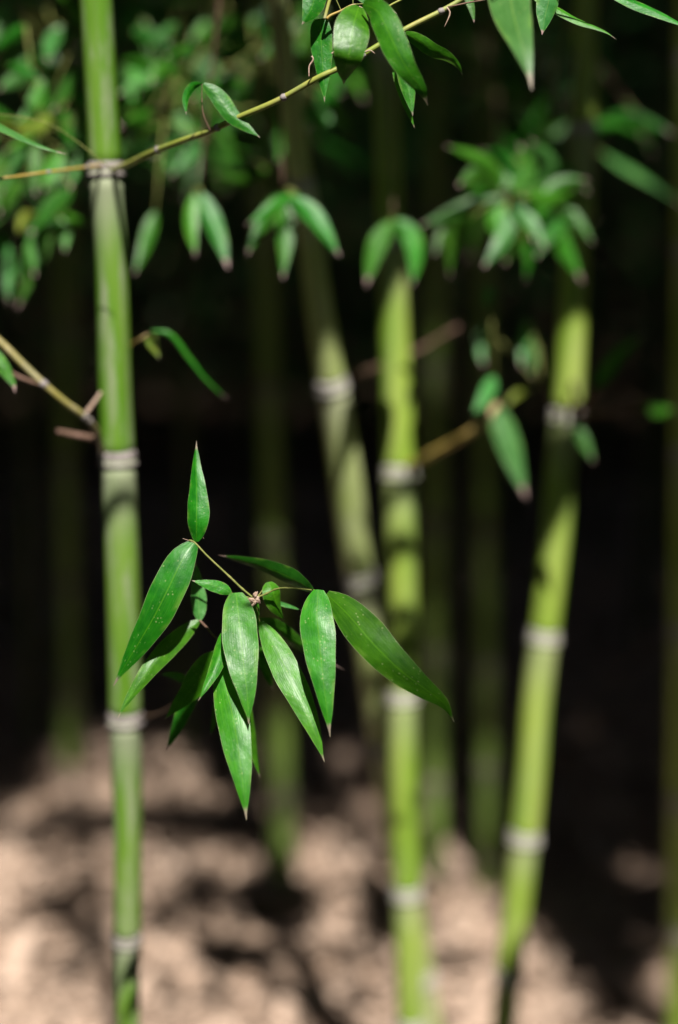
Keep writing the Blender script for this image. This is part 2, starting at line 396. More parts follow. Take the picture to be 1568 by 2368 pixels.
# prototypes for the out-of-focus foliage
def proto_leaf(mat, seed, L=1.0, W=.125, droop=.35):
    r_ = random.Random(seed); n, m = 14, 4; V, U, F = [], [], []
    dr = droop * r_.uniform(.4, 1.4); side = r_.uniform(-.12, .12); fold = r_.uniform(.1, .45); ph = r_.uniform(0, 6)
    for i in range(n):
        t = i / (n - 1); x = L * (t - .10 * dr * t * t); z = -dr * t * t * .5; y = side * t * t
        hw = .5 * W * prof(t, .6, .3)
        for k in range(m + 1):
            u = -1 + 2 * k / m; V.append((x, y + u * hw, z - fold * abs(u) * hw + .05 * hw * math.sin(t * 8 + ph + u))); U.append((k / m, t))
    for i in range(n - 1):
        for k in range(m):
            a = i * (m + 1) + k; F.append((a, a + 1, a + m + 2, a + m + 1))
    me = bpy.data.meshes.new("leaf"); me.from_pydata(V, [], F)
    ul = me.uv_layers.new(name="UVMap"); li = np.empty(len(me.loops), np.int32); me.loops.foreach_get("vertex_index", li)
    ul.data.foreach_set("uv", np.asarray(U, np.float32)[li].ravel())
    me.polygons.foreach_set("use_smooth", [True] * len(me.polygons)); me.materials.append(mat); return me
PROTO = [proto_leaf(M_leaf, s) for s in range(6)] + [proto_leaf(M_pale, 21)]
def put_leaf(parent, pos, direction, length, roll=0.0, mesh=None, name="leaf"):
    d = Vector(direction).normalized(); me = mesh or rnd.choice(PROTO)
    side = Vector((0, 0, 1)).cross(d)
    if side.length < .05: side = Vector((1, 0, 0))
    side.normalize(); up = d.cross(side).normalized()
    q = Matrix((d, side, up)).transposed().to_quaternion() @ Quaternion((1, 0, 0), roll)
    o = bpy.data.objects.new(name, me); link(o, parent, pos)
    o.rotation_mode = 'QUATERNION'; o.rotation_quaternion = q; o.scale = (length,) * 3
    return o
def leafy_branch(plant, start, direction, length, nleaf, r=.0022, droop=.25, lsize=.10, mat=None, tuft=False):
    """a branch with alternating side twigs' leaves; world coordinates"""
    start = Vector(start); d = Vector(direction).normalized()
    pts = []; k = 9
    for i in range(k):
        t = i / (k - 1)
        pts.append(start + d * (length * t) + Vector((0, 0, -droop * length * t * t)) + Vector((rnd.uniform(-1, 1), rnd.uniform(-1, 1), rnd.uniform(-1, 1))) * .008 * (i > 0))
    c = [Vector(q) for q in spline([tuple(p) for p in pts], 26)]
    br = tube("branch", c, [r * (1 - .65 * i / 25) for i in range(26)], mat or M_brown, plant, 7)
    for i in range(nleaf):
        t = .25 + .75 * (i + rnd.uniform(0, .8)) / nleaf if not tuft else 1 - .10 * rnd.random()
        idx = min(25, int(t * 25)); p = c[idx]; T = (c[min(idx + 1, 25)] - c[max(idx - 1, 0)]).normalized()
        sd = T.cross(Vector((0, 0, 1))).normalized() * (1 if i % 2 else -1)
        ld = (T * rnd.uniform(.1, .9) + sd * rnd.uniform(.2, 1.0) + Vector((0, 0, rnd.uniform(-1.1, .15))))
        off = Vector((0, 0, 0))
        if rnd.random() < .5:   # carried by its own short twig
            off = (ld.normalized() + Vector((0, 0, .5))) * rnd.uniform(.02, .06)
            tube("twig", [p, p + off * .5 + Vector((0, 0, .004)), p + off], .0008, M_twig, br, 5)
        put_leaf(br, p + off, ld, lsize * rnd.uniform(.65, 1.25), rnd.uniform(-.7, .7))
    return br

# ------------------------------------------------------------------ culms
def culm(name, label, pxs, Yp, nodes, width, mat, ext_top=None, group=None, groove=None, seg=28, ring=1.12, cat='bamboo', ground=True, lean_y=0.0):
    """pxs: centre line [(x, y)], at plane Y; nodes: py of the joints; width: [(py, px width)]"""
    pts = [PY(a, b, Yp + lean_y * (1183 - b) / 1000) for a, b in pxs]
    zs = [p.z for p in pts]
    # extend straight to the ground and upward
    def ext(p, q, z): t = (z - p.z) / (q.z - p.z); return p + (q - p) * t
    top = ext(pts[1], pts[0], ext_top or 4.6)
    gz = float(ground_h(pts[-1].x, pts[-1].y))
    bot = ext(pts[-2], pts[-1], gz - .03)
    line = [tuple(top)] + [tuple(p) for p in pts] + ([tuple(bot)] if bot.z < pts[-1].z - .02 else [])
    c = spline(line, 160); c = c[::-1]                     # from the ground upward
    # radius from seen width
    def rad_at(p):
        v = p - CAM; d = v.dot(FW); py = 1183.5 - v.dot(UP) / d / PX
        wpx = np.interp(py, [a for a, b in width], [b for a, b in width]); return .5 * wpx * PX * d
    zz = np.array([q[2] for q in c])
    nz = []
    for py in nodes:
        px = np.interp(py, [b for a, b in pxs], [a for a, b in pxs]); nz.append(PY(px, py, Yp + lean_y * (1183 - py) / 1000).z)
    nz = sorted(nz)
    gap = np.median(np.diff(nz)) if len(nz) > 1 else .3
    while nz[0] > c[0][2] + .12: nz.insert(0, nz[0] - gap * .7)
    while nz[-1] < c[-1][2] - .2: nz.append(nz[-1] + gap)
    nz = [z for z in nz if c[0][2] + .02 < z < c[-1][2] - .05]
    root = empty(name, tuple(c[0]), label, cat, group)
    def at_z(z):
        return Vector([np.interp(z, zz, c[:, k]) for k in range(3)])
    cuts = [c[0][2]] + nz + [c[-1][2]]
    info = []
    for j in range(len(cuts) - 1):
        a, b = cuts[j], cuts[j + 1]; m = 16
        P_, Rr = [], []
        for i in range(m):
            t = i / (m - 1); p = at_z(a + (b - a) * t); r = rad_at(p)
            r *= 1 + .05 * math.exp(-t / .03) + .07 * math.exp(-(1 - t) / .02)
            P_.append(p); Rr.append(r)
        gr = (j % 2)
        def shape(ang, t, gr=gr):
            if groove is None: return 1.0
            ga = groove if gr == 0 else groove + math.pi
            dlt = (ang - ga + math.pi) % (2 * math.pi) - math.pi
            return 1 - .085 * math.exp(-(dlt / .22) ** 2) * (1 - .3 * t)
        tube("internode", P_, Rr, mat, root, seg, True, shape)
    for z in nz:
        p = at_z(z); T = (at_z(z + .01) - at_z(z - .01)).normalized(); r = rad_at(p)
        hs = [-.0075, -.0055, -.0045, -.0030, -.0018, 0, .003, .0055, .0085]; rr = [1.0, 1.03, 1.15, 1.16, 1.04, 1.05, 1.11, 1.09, 1.0]
        sc = max(.7, r / .0145)
        tube("node_ring", [p + T * h * sc for h in hs], [r * q * 1.012 for q in rr], M_shadering if mat in (M_back, M_deep) else M_ring if mat is M_front else M_palering, root, seg)
        info.append((p, r))
    return root, at_z, info

left, left_z, _ = culm("bamboo_plant", 'tall slim bamboo with grey bloom bearing the sharp spray of green leaves',
    [(222, 0), (233, 190), (244, 385), (258, 600), (266, 900), (273, 1055), (284, 1350), (290, 1660), (295, 1900), (295, 2170), (296, 2367)],
    1.22, [395, 1062, 1662, 2172], [(0, 75), (600, 74), (1300, 78), (1660, 74), (1900, 64), (2200, 60), (2400, 52)], M_front, groove=.55)
mid1, mid1_z, _ = culm("bamboo_plant", 'pale leaning bamboo culm crossing behind the straight yellow green one',
    [(640, 0), (672, 240), (708, 480), (735, 690), (752, 800), (766, 885), (797, 1080), (818, 1250), (832, 1340), (852, 1480), (873, 1620), (893, 1760), (915, 1900), (940, 2050), (966, 2210), (990, 2367)],
    1.60, [420, 890, 1335, 1720, 2040], [(0, 50), (700, 62), (1100, 74), (1340, 66), (1700, 66), (2367, 60)], M_bloomy, lean_y=-.17)
mid2, mid2_z, _ = culm("bamboo_plant", 'straight yellow green bamboo culm with pale node ring beside the leaning one',
    [(885, 0), (895, 300), (906, 600), (912, 780), (920, 960), (924, 1090), (927, 1250), (932, 1400), (930, 1605), (932, 1800), (940, 2050), (945, 2200), (950, 2367)],
    1.60, [120, 560, 1092, 1610, 2062], [(0, 54), (600, 64), (1000, 74), (1400, 66), (1800, 68), (2367, 62)], M_mid)
right, right_z, _ = culm("bamboo_plant", 'bright curved bamboo culm leaning towards its base with dark shaded stretches',
    [(1356, 0), (1350, 250), (1330, 600), (1320, 800), (1310, 960), (1294, 1100), (1284, 1250), (1258, 1470), (1240, 1620), (1228, 1780), (1213, 1930), (1200, 2050), (1182, 2200), (1165, 2367)],
    1.62, [300, 962, 1472, 1935], [(0, 52), (300, 58), (900, 68), (1500, 66), (1900, 68), (2200, 62), (2367, 56)], M_mid)

# culms farther back
GB = 'shaded bamboo culms standing back in the grove'
def back_culm(x, ybase, topx, wpx, mat=M_back, label=None, grp=None, nodes=None):
    b = ground_pt(x, ybase); Yp = b.y
    pts = [(topx, 0), ((topx + x) / 2 + rnd.uniform(-6, 6), ybase / 2), (x, ybase)]
    nd = nodes or [ybase * f + rnd.uniform(-25, 25) for f in (.05, .24, .43, .60, .76, .89)]
    return culm("bamboo_culm", label, pts, Yp, nd, [(0, wpx * .8), (ybase, wpx)], mat, group=grp, seg=14)
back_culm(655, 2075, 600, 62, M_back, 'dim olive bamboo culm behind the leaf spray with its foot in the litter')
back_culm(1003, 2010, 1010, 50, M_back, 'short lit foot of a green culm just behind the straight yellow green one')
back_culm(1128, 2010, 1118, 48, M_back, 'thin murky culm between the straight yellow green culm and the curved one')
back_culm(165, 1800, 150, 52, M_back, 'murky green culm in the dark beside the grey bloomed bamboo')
back_culm(1572, 2420, 1590, 62, M_mid, 'bright green culm cut off by the edge of the picture')
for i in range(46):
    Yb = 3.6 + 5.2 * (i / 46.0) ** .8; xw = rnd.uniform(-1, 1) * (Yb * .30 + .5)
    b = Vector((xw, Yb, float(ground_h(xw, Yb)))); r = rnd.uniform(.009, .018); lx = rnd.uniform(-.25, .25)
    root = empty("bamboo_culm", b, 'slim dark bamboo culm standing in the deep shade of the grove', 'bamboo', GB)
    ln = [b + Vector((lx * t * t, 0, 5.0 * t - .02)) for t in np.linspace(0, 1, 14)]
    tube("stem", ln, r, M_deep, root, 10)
    z = .25
    while z < 3.2:
        t = z / 5; p = b + Vector((lx * t * t, 0, z)); tube("node_ring", [p + Vector((0, 0, h)) for h in (-.006, -.002, .002, .006)], [r * 1.02, r * 1.13, r * 1.13, r * 1.02], M_shadering, root, 10)
        z += rnd.uniform(.22, .34)

# ------------------------------------------------------------------ the sharp spray on the front bamboo
def z1(x, y): return (231.2 + x * .5529, 982.5 + y * .5529)
def Z1(*a): return [z1(*q) for q in a]
k1 = .5529
HD = 1.0
sp, _, _ = seg_tube("leafy_spray", Z1((172, 1222), (260, 1200), (400, 1100), (520, 960), (600, 800), (645, 727)), 1.0, (3.6, 2.6), M_brown, left,
                    dd=[.275, .20, .11, .06, .03, 0], knots=(.12, .5, .8))
twigs = [
    (Z1((645, 726), (590, 680), (540, 632), (450, 548), (395, 490), (372, 482)), [0, 0, 0, 0, 0, 0], (2.4, 1.9), (.18, .30, .38), M_twig),
    (Z1((645, 724), (690, 708), (740, 685), (800, 682), (890, 690), (915, 692)), [0, -.002, -.004, -.006, -.008, -.010], (2.4, 1.5), (.2, .35, .52), M_twig),
    (Z1((645, 728), (610, 718), (550, 702)), [0, 0, -.004], (1.6, 1.2), (.3,), M_twig),
    (Z1((416, 815), (450, 850), (490, 890), (560, 880), (640, 740)), [.03, .03, .03, .025, .004], (2.8, 2.0), (.3,), M_brown),
    (Z1((648, 735), (660, 780), (668, 822)), [0, .002, .002], (1.3, 1.0), (), M_twig),
    (Z1((648, 730), (560, 860), (515, 950)), [0, .012, .012], (1.3, 1.0), (), M_twig),
    (Z1((655, 722), (680, 690), (695, 662)), [0, .008, .008], (1.3, 1.0), (), M_twig),
]
for pts, dd, r, kn, m in twigs: seg_tube("twig", pts, HD, r, m, sp, dd=dd, knots=kn)
def H(pts, w, dd=None, d=HD, **k): return leaf(sp, Z1(*pts), w * k1, d, dd, **k)
# top upright leaf
H([(402, 487), (405, 400), (404, 270), (402, 170), (404, 66)], 92, [0, -.004, 0, .006, .010], roll=.35, fold=.3, peak=.27, taper=1.35, blunt=.5)
# big leaf hanging to the lower left
H([(396, 492), (350, 555), (287, 680), (235, 785), (172, 895), (105, 1005), (56, 1092)], 143, [0, -.006, -.010, -.008, -.002, .006, .012], roll=-.15, fold=.18, blunt=.42, peak=.3)
# pale leaf behind, pointing up
H([(416, 818), (412, 740), (404, 660), (396, 562)], 68, [.03, .035, .04, .045], roll=.5, mat=M_pale, peak=.35)
# lower left leaf
H([(414, 818), (345, 876), (262, 955), (190, 1042), (120, 1145), (74, 1226)], 84, [.03, .024, .014, .006, .002, .0], roll=.0, fold=.25)
# small leaf pointing left
H([(550, 703), (505, 680), (450, 664), (384, 650)], 52, [-.004, -.006, -.008, -.008], roll=-.3, fold=.2)
# long centre leaf
H([(568, 700), (578, 780), (590, 900), (604, 1020), (616, 1130), (623, 1250)], 146, [-.004, -.014, -.024, -.032, -.036, -.038], roll=.08, fold=.12, blunt=.34, peak=.34, taper=1.8)
# lowest long leaf
H([(512, 930), (522, 1060), (556, 1220), (582, 1380), (600, 1520), (613, 1652)], 132, [.002, -.012, -.028, -.039, -.045, -.047], roll=-.12, fold=.16, blunt=.6, peak=.42, taper=1.75)
# bright slanting leaf
H([(672, 824), (722, 905), (785, 1035), (843, 1155), (893, 1272), (940, 1410)], 116, [.010, .002, -.010, -.018, -.024, -.026], roll=.15, fold=.16, blunt=.5, peak=.38, taper=1.75)
# small curled leaf beside the knot
H([(706, 655), (722, 695), (738, 745), (758, 790), (774, 814)], 84, [.008, .004, .008, .014, .018], roll=.3, fold=.3, blunt=.35, curl=.6)
# right pair
H([(914, 688), (908, 790), (918, 905), (930, 1030), (946, 1165), (963, 1305)], 142, [-.010, -.022, -.030, -.036, -.040, -.042], roll=-.1, fold=.14, blunt=.4, peak=.3, taper=1.45)
H([(948, 706), (1035, 790), (1150, 922), (1262, 1030), (1372, 1112), (1442, 1168), (1482, 1242)], 152, [-.010, -.022, -.032, -.036, -.034, -.028, -.02], roll=-.2, fold=.14, blunt=.5, peak=.33, taper=1.6, mat=M_hero)
H([(892, 690), (800, 640), (700, 598), (600, 568), (493, 543)], 66, [-.010, .01, .02, .03, .04], roll=.7, fold=.2, mat=M_leaf)
# leaves behind
H([(650, 812), (740, 852), (810, 905), (885, 952), (960, 995), (1024, 1024)], 66, [.03, .045, .055, .06, .065, .07], roll=-.75, mat=M_leaf)
H([(512, 868), (503, 950), (472, 1038), (440, 1102), (411, 1154)], 62, [.002, -.012, -.022, -.028, -.03], roll=-.2, fold=.4)
H([(528, 945), (440, 1035), (372, 1120), (315, 1180), (270, 1232)], 118, [.016, .024, .03, .034, .036], roll=.25, fold=.1)
H([(385, 1085), (340, 1058), (295, 1045), (248, 1042)], 40, [.07, .07, .075, .08], mat=M_leaf)
H([(410, 1085), (362, 1180), (322, 1270), (277, 1362)], 72, [.05, .055, .06, .065], roll=.3, mat=M_leaf)
H([(512, 1100), (487, 1200), (460, 1305)], 46, [.05, .06, .065], mat=M_leaf)
H([(598, 1120), (628, 1260), (646, 1370), (670, 1475)], 52, [.035, .04, .045, .05], roll=.7)
H([(668, 930), (690, 1000), (705, 1060), (722, 1106)], 58, [.06, .07, .075, .08], mat=M_leaf, wav=.2)
H([(700, 728), (770, 748), (850, 775)], 20, [.02, .02, .02], roll=1.0, mat=M_pale)
H([(652, 735), (655, 820), (668, 862)], 34, [.006, .008, .01], roll=.6)
# dry bracts at the knot
hub = P(*z1(645, 727), HD)
for i in range(16):
    a = rnd.uniform(0, 6.28); d = Vector((math.cos(a), -rnd.uniform(.2, 1), math.sin(a))).normalized(); l = rnd.uniform(.0025, .0065)
    s0 = hub + d * .0008 + Vector((rnd.uniform(-1, 1), 0, rnd.uniform(-1.6, .8))) * .0022
    tube("bract", [s0, s0 + d * l * .5, s0 + d * l], [.0009, .0011, .0002], M_bract, sp, 6)
# fine spur beyond the top fork
seg_tube("twig", Z1((398, 494), (372, 483), (347, 474)), HD, (1.3, .4), M_bract, sp)
seg_tube("twig", Z1((428, 462), (436, 476)), HD, (.6, .3), M_bract, sp)

# ------------------------------------------------------------------ the long upper branch of the front bamboo
pts = [(262, 393), (300, 378), (350, 353), (420, 326), (487, 302), (560, 268), (645, 231), (735, 180), (800, 150), (870, 108), (940, 66), (1020, 26), (1065, 0), (1130, -45), (1300, -150)]
dd = [.175, .13, .09, .06, .04, .02, .01, .0, .0, .0, 0, 0, 0, 0, .02]
ub, uc, ur = seg_tube("branch", pts, 1.0, (8.2, 5.4), M_branch, left, dd=dd, n=90, seg=12)
def joint(p, T, r, parent, k=1.35, L=.0022):
    T = T.normalized(); return tube("node_ring", [p - T * L, p - T * L * .5, p, p + T * L * .6, p + T * L], [r * 1.02, r * k * .9, r * k, r * k * .85, r * 1.02], M_ring, parent, 12)
for (x, y) in ((350, 353), (487, 303), (655, 226), (845, 124), (1020, 26)):
    i = min(range(90), key=lambda j: (uc[j] - P(x, y, 1.0 + (.08 if x < 400 else .03 if x < 500 else 0))).length)
    i = max(1, min(88, i)); joint(uc[i], uc[i + 1] - uc[i - 1], ur[i], ub)
def z2(x, y): return (635.7 + x * .29486, y * .29486)
def Z2(*a): return [z2(*q) for q in a]
k2 = .29486
def T(pts, w, dd=None, d=1.0, **k): return leaf(ub, Z2(*pts), w * k2, d, dd, **k)
T([(345, -190), (330, -90), (305, 10), (278, 85), (242, 145), (211, 193)], 196, [0, 0, 0, 0, 0, 0], d=.985, roll=.1, taper=2.2)
T([(357, 146), (360, 250), (366, 400), (376, 520), (382, 650), (390, 800)], 176, None, d=1.0, roll=-.2, blunt=.22, peak=.25, taper=1.5, fold=.1)
T([(660, 48), (620, 180), (600, 330), (577, 450), (550, 560), (541, 662)], 272, [0, -.015, -.02, -.02, -.01, 0], d=.965, roll=.1, blunt=.4, peak=.4, taper=2.2, fold=.12)
T([(690, 30), (800, 85), (880, 225), (955, 390), (1030, 530), (1110, 640), (1165, 730), (1200, 828)], 215, [0, -.01, -.015, -.02, -.02, -.015, -.01, 0], d=.955, roll=-.1, blunt=.45, peak=.36, taper=1.9, fold=.12)
T([(1005, 250), (1016, 400), (1022, 560), (1046, 700), (1068, 820), (1082, 908)], 135, None, d=1.01, roll=.15, peak=.5, taper=1.6)
T([(950, 430), (975, 600), (1020, 780), (1060, 900), (1096, 1003)], 78, None, d=1.02, roll=.7)
T([(1012, 258), (1120, 318), (1232, 392), (1342, 442), (1412, 492), (1450, 540), (1471, 592)], 112, [0, 0, 0, .005, .01, .012, .015], d=1.0, roll=-.4, taper=1.9)
T([(600, -70), (700, -20), (770, 8), (850, 40), (957, 106)], 72, None, d=.99, roll=.6, mat=M_pale)
T([(1490, -90), (1530, 10), (1550, 100), (1564, 182)], 62, None, d=1.02, roll=.4, mat=M_pale)
for a, r, m in ((((455, -60), (430, 0), (408, 80), (390, 150)), (4.2, 3.6), M_branch), (((405, 148), (440, 120), (520, 84), (590, 45), (632, 34)), (3.6, 1.8), M_orange),
             (((455, -60), (482, 0), (526, 96)), (1.2, 1.0), M_twig), (((608, -60), (612, 0), (614, 62)), (1.4, 1.0), M_twig), (((880, 58), (930, 28), (1000, -8), (1100, -70)), (2.4, 2.4), M_branch),
             (((632, 34), (690, 30)), (1.4, 1.2), M_twig), (((660, 50), (740, 90), (755, 150)), (1.4, .8), M_bract), (((1003, 252), (960, 262), (930, 285)), (1.6, 1.6), M_twig),
             (((1355, 55), (1430, 40), (1530, 18), (1650, 0)), (2.0, 1.6), M_brown), (((290, 440), (300, 470), (270, 520), (268, 600)), (2.2, 1.2), M_bract),
             (((700, 410), (745, 395), (785, 420)), (2.4, .8), M_bract), (((445, 420), (470, 400), (480, 380)), (2.0, 1.0), M_bract), (((1350, 60), (1372, 110), (1330, 210)), (2.6, .5), M_bract)):
    seg_tube("twig", Z2(*a), .99, r, m, ub)
# small pair over the branch
def L0(pts, w, d, dd=None, **k): return leaf(k.pop('parent', ub), pts, w, d, dd, **k)
seg_tube("twig", [(487, 303), (470, 262), (467, 215), (468, 194)], 1.03, (1.2, .9), M_brown, ub)
L0([(468, 193), (446, 200), (430, 228), (431, 266)], 20, 1.02, None, roll=.3, blunt=.8)
L0([(470, 194), (502, 220), (538, 268), (573, 296), (602, 318)], 40, 1.02, None, roll=.25, peak=.35)
# drooping leaf that enters from the side
seg_tube("twig", [(262, 393), (120, 290), (-20, 262), (-70, 262)], 1.10, (1.2, 1.0), M_twig, ub)
L0([(-70, 262), (0, 292), (60, 322), (112, 344), (156, 357)], 18, 1.05, [.03, .0, 0, 0, 0], roll=1.0, mat=M_pale)
# thin orange branch to the other side
ob, oc, orr = seg_tube("branch", [(236, 382), (205, 386), (125, 396), (40, 408), (0, 414), (-90, 440)], 1.0, (4.6, 3.2), M_orange, left, dd=[.175, .15, .12, .10, .09, .09], n=40)
for i in (8, 19, 31): joint(oc[i], oc[i + 1] - oc[i - 1], orr[i], ob)

# leaves hanging into the top of the picture on the other side
def z3(x, y): return (1040.3 + x * .33653, y * .33653)
def Z3(*a): return [z3(*q) for q in a]
k3 = .33653
L0(Z3((400, -420), (400, -200), (418, 0), (455, 170), (505, 340), (545, 500), (562, 618)), 300 * k3, .89, [.09, .05, .02, .0, -.015, -.022, -.026], roll=.1, fold=.16, peak=.42, mat=M_pale2, taper=1.8)
L0(Z3((700, -170), (690, -60), (676, 20), (655, 110), (642, 180), (633, 240)), 150 * k3, .99, None, roll=.3, mat=M_pale, peak=.4)
L0(Z3((520, -60), (640, 10), (760, 80), (880, 145), (1000, 190), (1080, 225), (1142, 270)), 48 * k3, 1.0, None, roll=.8)
L0(Z3((1050, -70), (1230, 10), (1380, 72), (1480, 116), (1568, 158), (1680, 200)), 60 * k3, 1.0, None, roll=.8)
seg_tube("twig", [(1130, -45), (1165, -120), (1250, -90), (1290, -60), (1400, -40)], .98, (2.2, 1.6), M_twig, ub, dd=[.02, -.09, 0, 0, 0])

# ------------------------------------------------------------------ second branch of the front bamboo
def z4(x, y): return (x * .50127, 693.5 + y * .50127)
def Z4(*a): return [z4(*q) for q in a]
b2, b2c, b2r = seg_tube("branch", Z4((-160, 60), (0, 192), (100, 290), (205, 390), (300, 470), (390, 537), (450, 608), (472, 695), (500, 730)), 1.0, (9.5, 8.5), M_olive, left,
                        dd=[.15, .15, .15, .15, .155, .165, .19, .225, .24], n=60, seg=12)
for (x, y) in ((205, 390), (390, 537), (450, 612)):
    q = P(*z4(x, y), 1.165); i = min(range(60), key=lambda j: (b2c[j] - q).length); joint(b2c[i], b2c[i + 1] - b2c[i - 1], b2r[i], b2, 1.3, .003)
seg_tube("twig", Z4((455, 642), (360, 625), (265, 606)), 1.20, (8, 6.5), M_brown, b2, seg=10)
seg_tube("twig", Z4((400, 520), (430, 480), (468, 425)), 1.17, (5.5, 4.5), M_bract, b2, seg=10)
seg_tube("twig", Z4((195, 392), (140, 375), (70, 345), (-20, 290)), 1.15, (5, 4), M_brown, b2, seg=8)
leaf(b2, Z4((-90, 200), (0, 290), (38, 345), (64, 390), (70, 430)), 36, 1.11, None, roll=.2, mat=M_leaf)
# drooping pair between the culms
dp, _, _ = seg_tube("branch", [(268, 850), (300, 800), (325, 783), (350, 768)], 1.21, (2.5, 2.0), M_orange, left, dd=[0, .02, 0, 0])
leaf(dp, [(348, 768), (352, 790), (360, 808), (368, 828)], 26, 1.21, None, mat=M_yellow)
leaf(dp, [(350, 764), (395, 772), (440, 830), (480, 880), (528, 925)], 10, 1.22, [0, 0, .01, .02, .03], roll=.3, mat=M_leaf)

# ------------------------------------------------------------------ blurred foliage carried by the middle and rear plants
def tuft(plant, root_pt, hub_px, d, leaves, tw=(4.5, 2.5), mat=M_brown, via=None):
    """a branch from root_pt (world) to hub_px at depth d and its leaves [(pts, width, material, roll)]"""
    h = P(*hub_px, d); a = Vector(root_pt)
    mid = P(*via[:2], via[2]) if via else (a + h) / 2 + Vector((0, 0, .05))
    c = spline([tuple(a), tuple(mid), tuple(h)], 20)
    br = tube("branch", [Vector(q) for q in c], [(tw[0] + (tw[1] - tw[0]) * i / 19) * PX * d for i in range(20)], mat, plant, 8)
    for L in leaves:
        ps, wd = L[0], L[1]; mt = L[2] if len(L) > 2 else M_leaf; rl = L[3] if len(L) > 3 else rnd.uniform(-.3, .3); e = L[4] if len(L) > 4 else rnd.uniform(-.04, .04)
        s = P(*ps[0], d + e)
        if (s - h).length > .012: tube("twig", [h, (s + h) / 2 + Vector((0, 0, .004)), s], .0009, M_twig, br, 5)
        kk = rnd.uniform(-.04, .008); leaf(br, ps, wd * .66, d + e, [kk * q / (len(ps) - 1) for q in range(len(ps))], roll=rl, mat=mt, n=14)
    return br
tuft(mid1, mid1_z(1.62), (460, 440), 1.36, [([(448, 448), (442, 520), (452, 592)], 54), ([(466, 446), (492, 510), (514, 570), (528, 622)], 66)])
tuft(mid1, mid1_z(1.55), (655, 440), 1.34, [([(648, 452), (612, 505), (572, 588)], 54), ([(656, 456), (660, 540), (654, 645)], 66), ([(678, 455), (728, 500), (786, 592)], 66), ([(690, 450), (640, 470), (570, 520)], 40)])
tuft(mid2, mid2_z(1.45), (910, 500), 1.43, [([(905, 512), (868, 572), (847, 662)], 68), ([(915, 508), (952, 548), (960, 600), (953, 660)], 68, M_leaf, .2)])
tuft(right, right_z(1.55), (1178, 455), 1.46, [
    ([(1165, 425), (1120, 372), (1030, 336)], 44, M_leaf), ([(1168, 462), (1085, 476), (972, 522)], 58, M_leaf), ([(1150, 440), (1105, 400), (1058, 430)], 64), ([(1150, 450), (1120, 440), (1060, 455)], 46),
    ([(1185, 465), (1225, 512), (1262, 576)], 52, M_pale), ([(1235, 470), (1288, 545), (1348, 655)], 76), ([(1172, 490), (1165, 545), (1118, 618)], 62, M_pale), ([(1170, 470), (1145, 510), (1168, 570)], 60),
    ([(1185, 440), (1220, 390), (1200, 330)], 60), ([(1215, 430), (1270, 380), (1225, 320)], 62, M_pale), ([(1200, 450), (1260, 430), (1340, 400)], 56), ([(1220, 455), (1290, 460), (1340, 430)], 54),
    ([(1255, 450), (1300, 420), (1362, 415)], 40), ([(1090, 500), (1050, 545), (1040, 640)], 44, M_leaf, .8), ([(1060, 520), (1020, 545), (1005, 590)], 36), ([(1300, 480), (1330, 500), (1370, 560)], 36), ([(1215, 560), (1225, 600), (1215, 650)], 34, M_leaf, .9), ([(1200, 420), (1160, 360), (1110, 345)], 44)],
    via=(1290, 430, 1.55))
tuft(right, right_z(1.60), (1330, 300), 1.62, [([(1340, 300), (1420, 290), (1500, 320)], 40), ([(1400, 270), (1470, 270), (1560, 310)], 36), ([(1290, 320), (1250, 340), (1240, 400)], 46)])
tuft(right, right_z(float(PY(1310, 958, 1.62).z)), (1475, 945), 1.60, [([(1500, 940), (1530, 950), (1560, 945)], 44)], (7, 5), via=(1390, 955, 1.6))
tuft(right, right_z(float(PY(1310, 955, 1.62).z)), (1378, 900), 1.55, [([(1378, 895), (1430, 820), (1490, 770)], 44)], (9, 9), via=(1350, 930, 1.58))
tuft(right, right_z(float(PY(1310, 955, 1.62).z)), (1255, 900), 1.55, [([(1225, 740), (1212, 800), (1205, 850)], 42, M_pale), ([(1240, 770), (1235, 820), (1228, 870)], 40, M_pale), ([(1120, 755), (1112, 800), (1118, 845)], 44, M_pale), ([(1215, 905), (1190, 915), (1170, 940)], 26, M_yellow)], (6, 4), via=(1285, 935, 1.57))
tuft(right, right_z(float(PY(1305, 985, 1.62).z)), (1335, 985), 1.55, [([(1330, 985), (1350, 1020), (1372, 1068)], 40, M_pale)], (4, 4))
tuft(mid2, mid2_z(float(PY(924, 1090, 1.60).z)), (1150, 935), 1.50, [([(1142, 935), (1180, 1030), (1216, 1152)], 84, M_pale, .3, 0), ([(1142, 870), (1125, 910), (1093, 962)], 52, M_pale), ([(1130, 660), (1128, 690), (1120, 715)], 36, M_pale)], (12, 8), M_orange, via=(1098, 992, 1.5))
mo = M_brown
tuft(mid1, mid1_z(float(PY(766, 885, 1.55).z)), (1060, 755), 1.62, [], (8, 4), mo, via=(940, 822, 1.62))

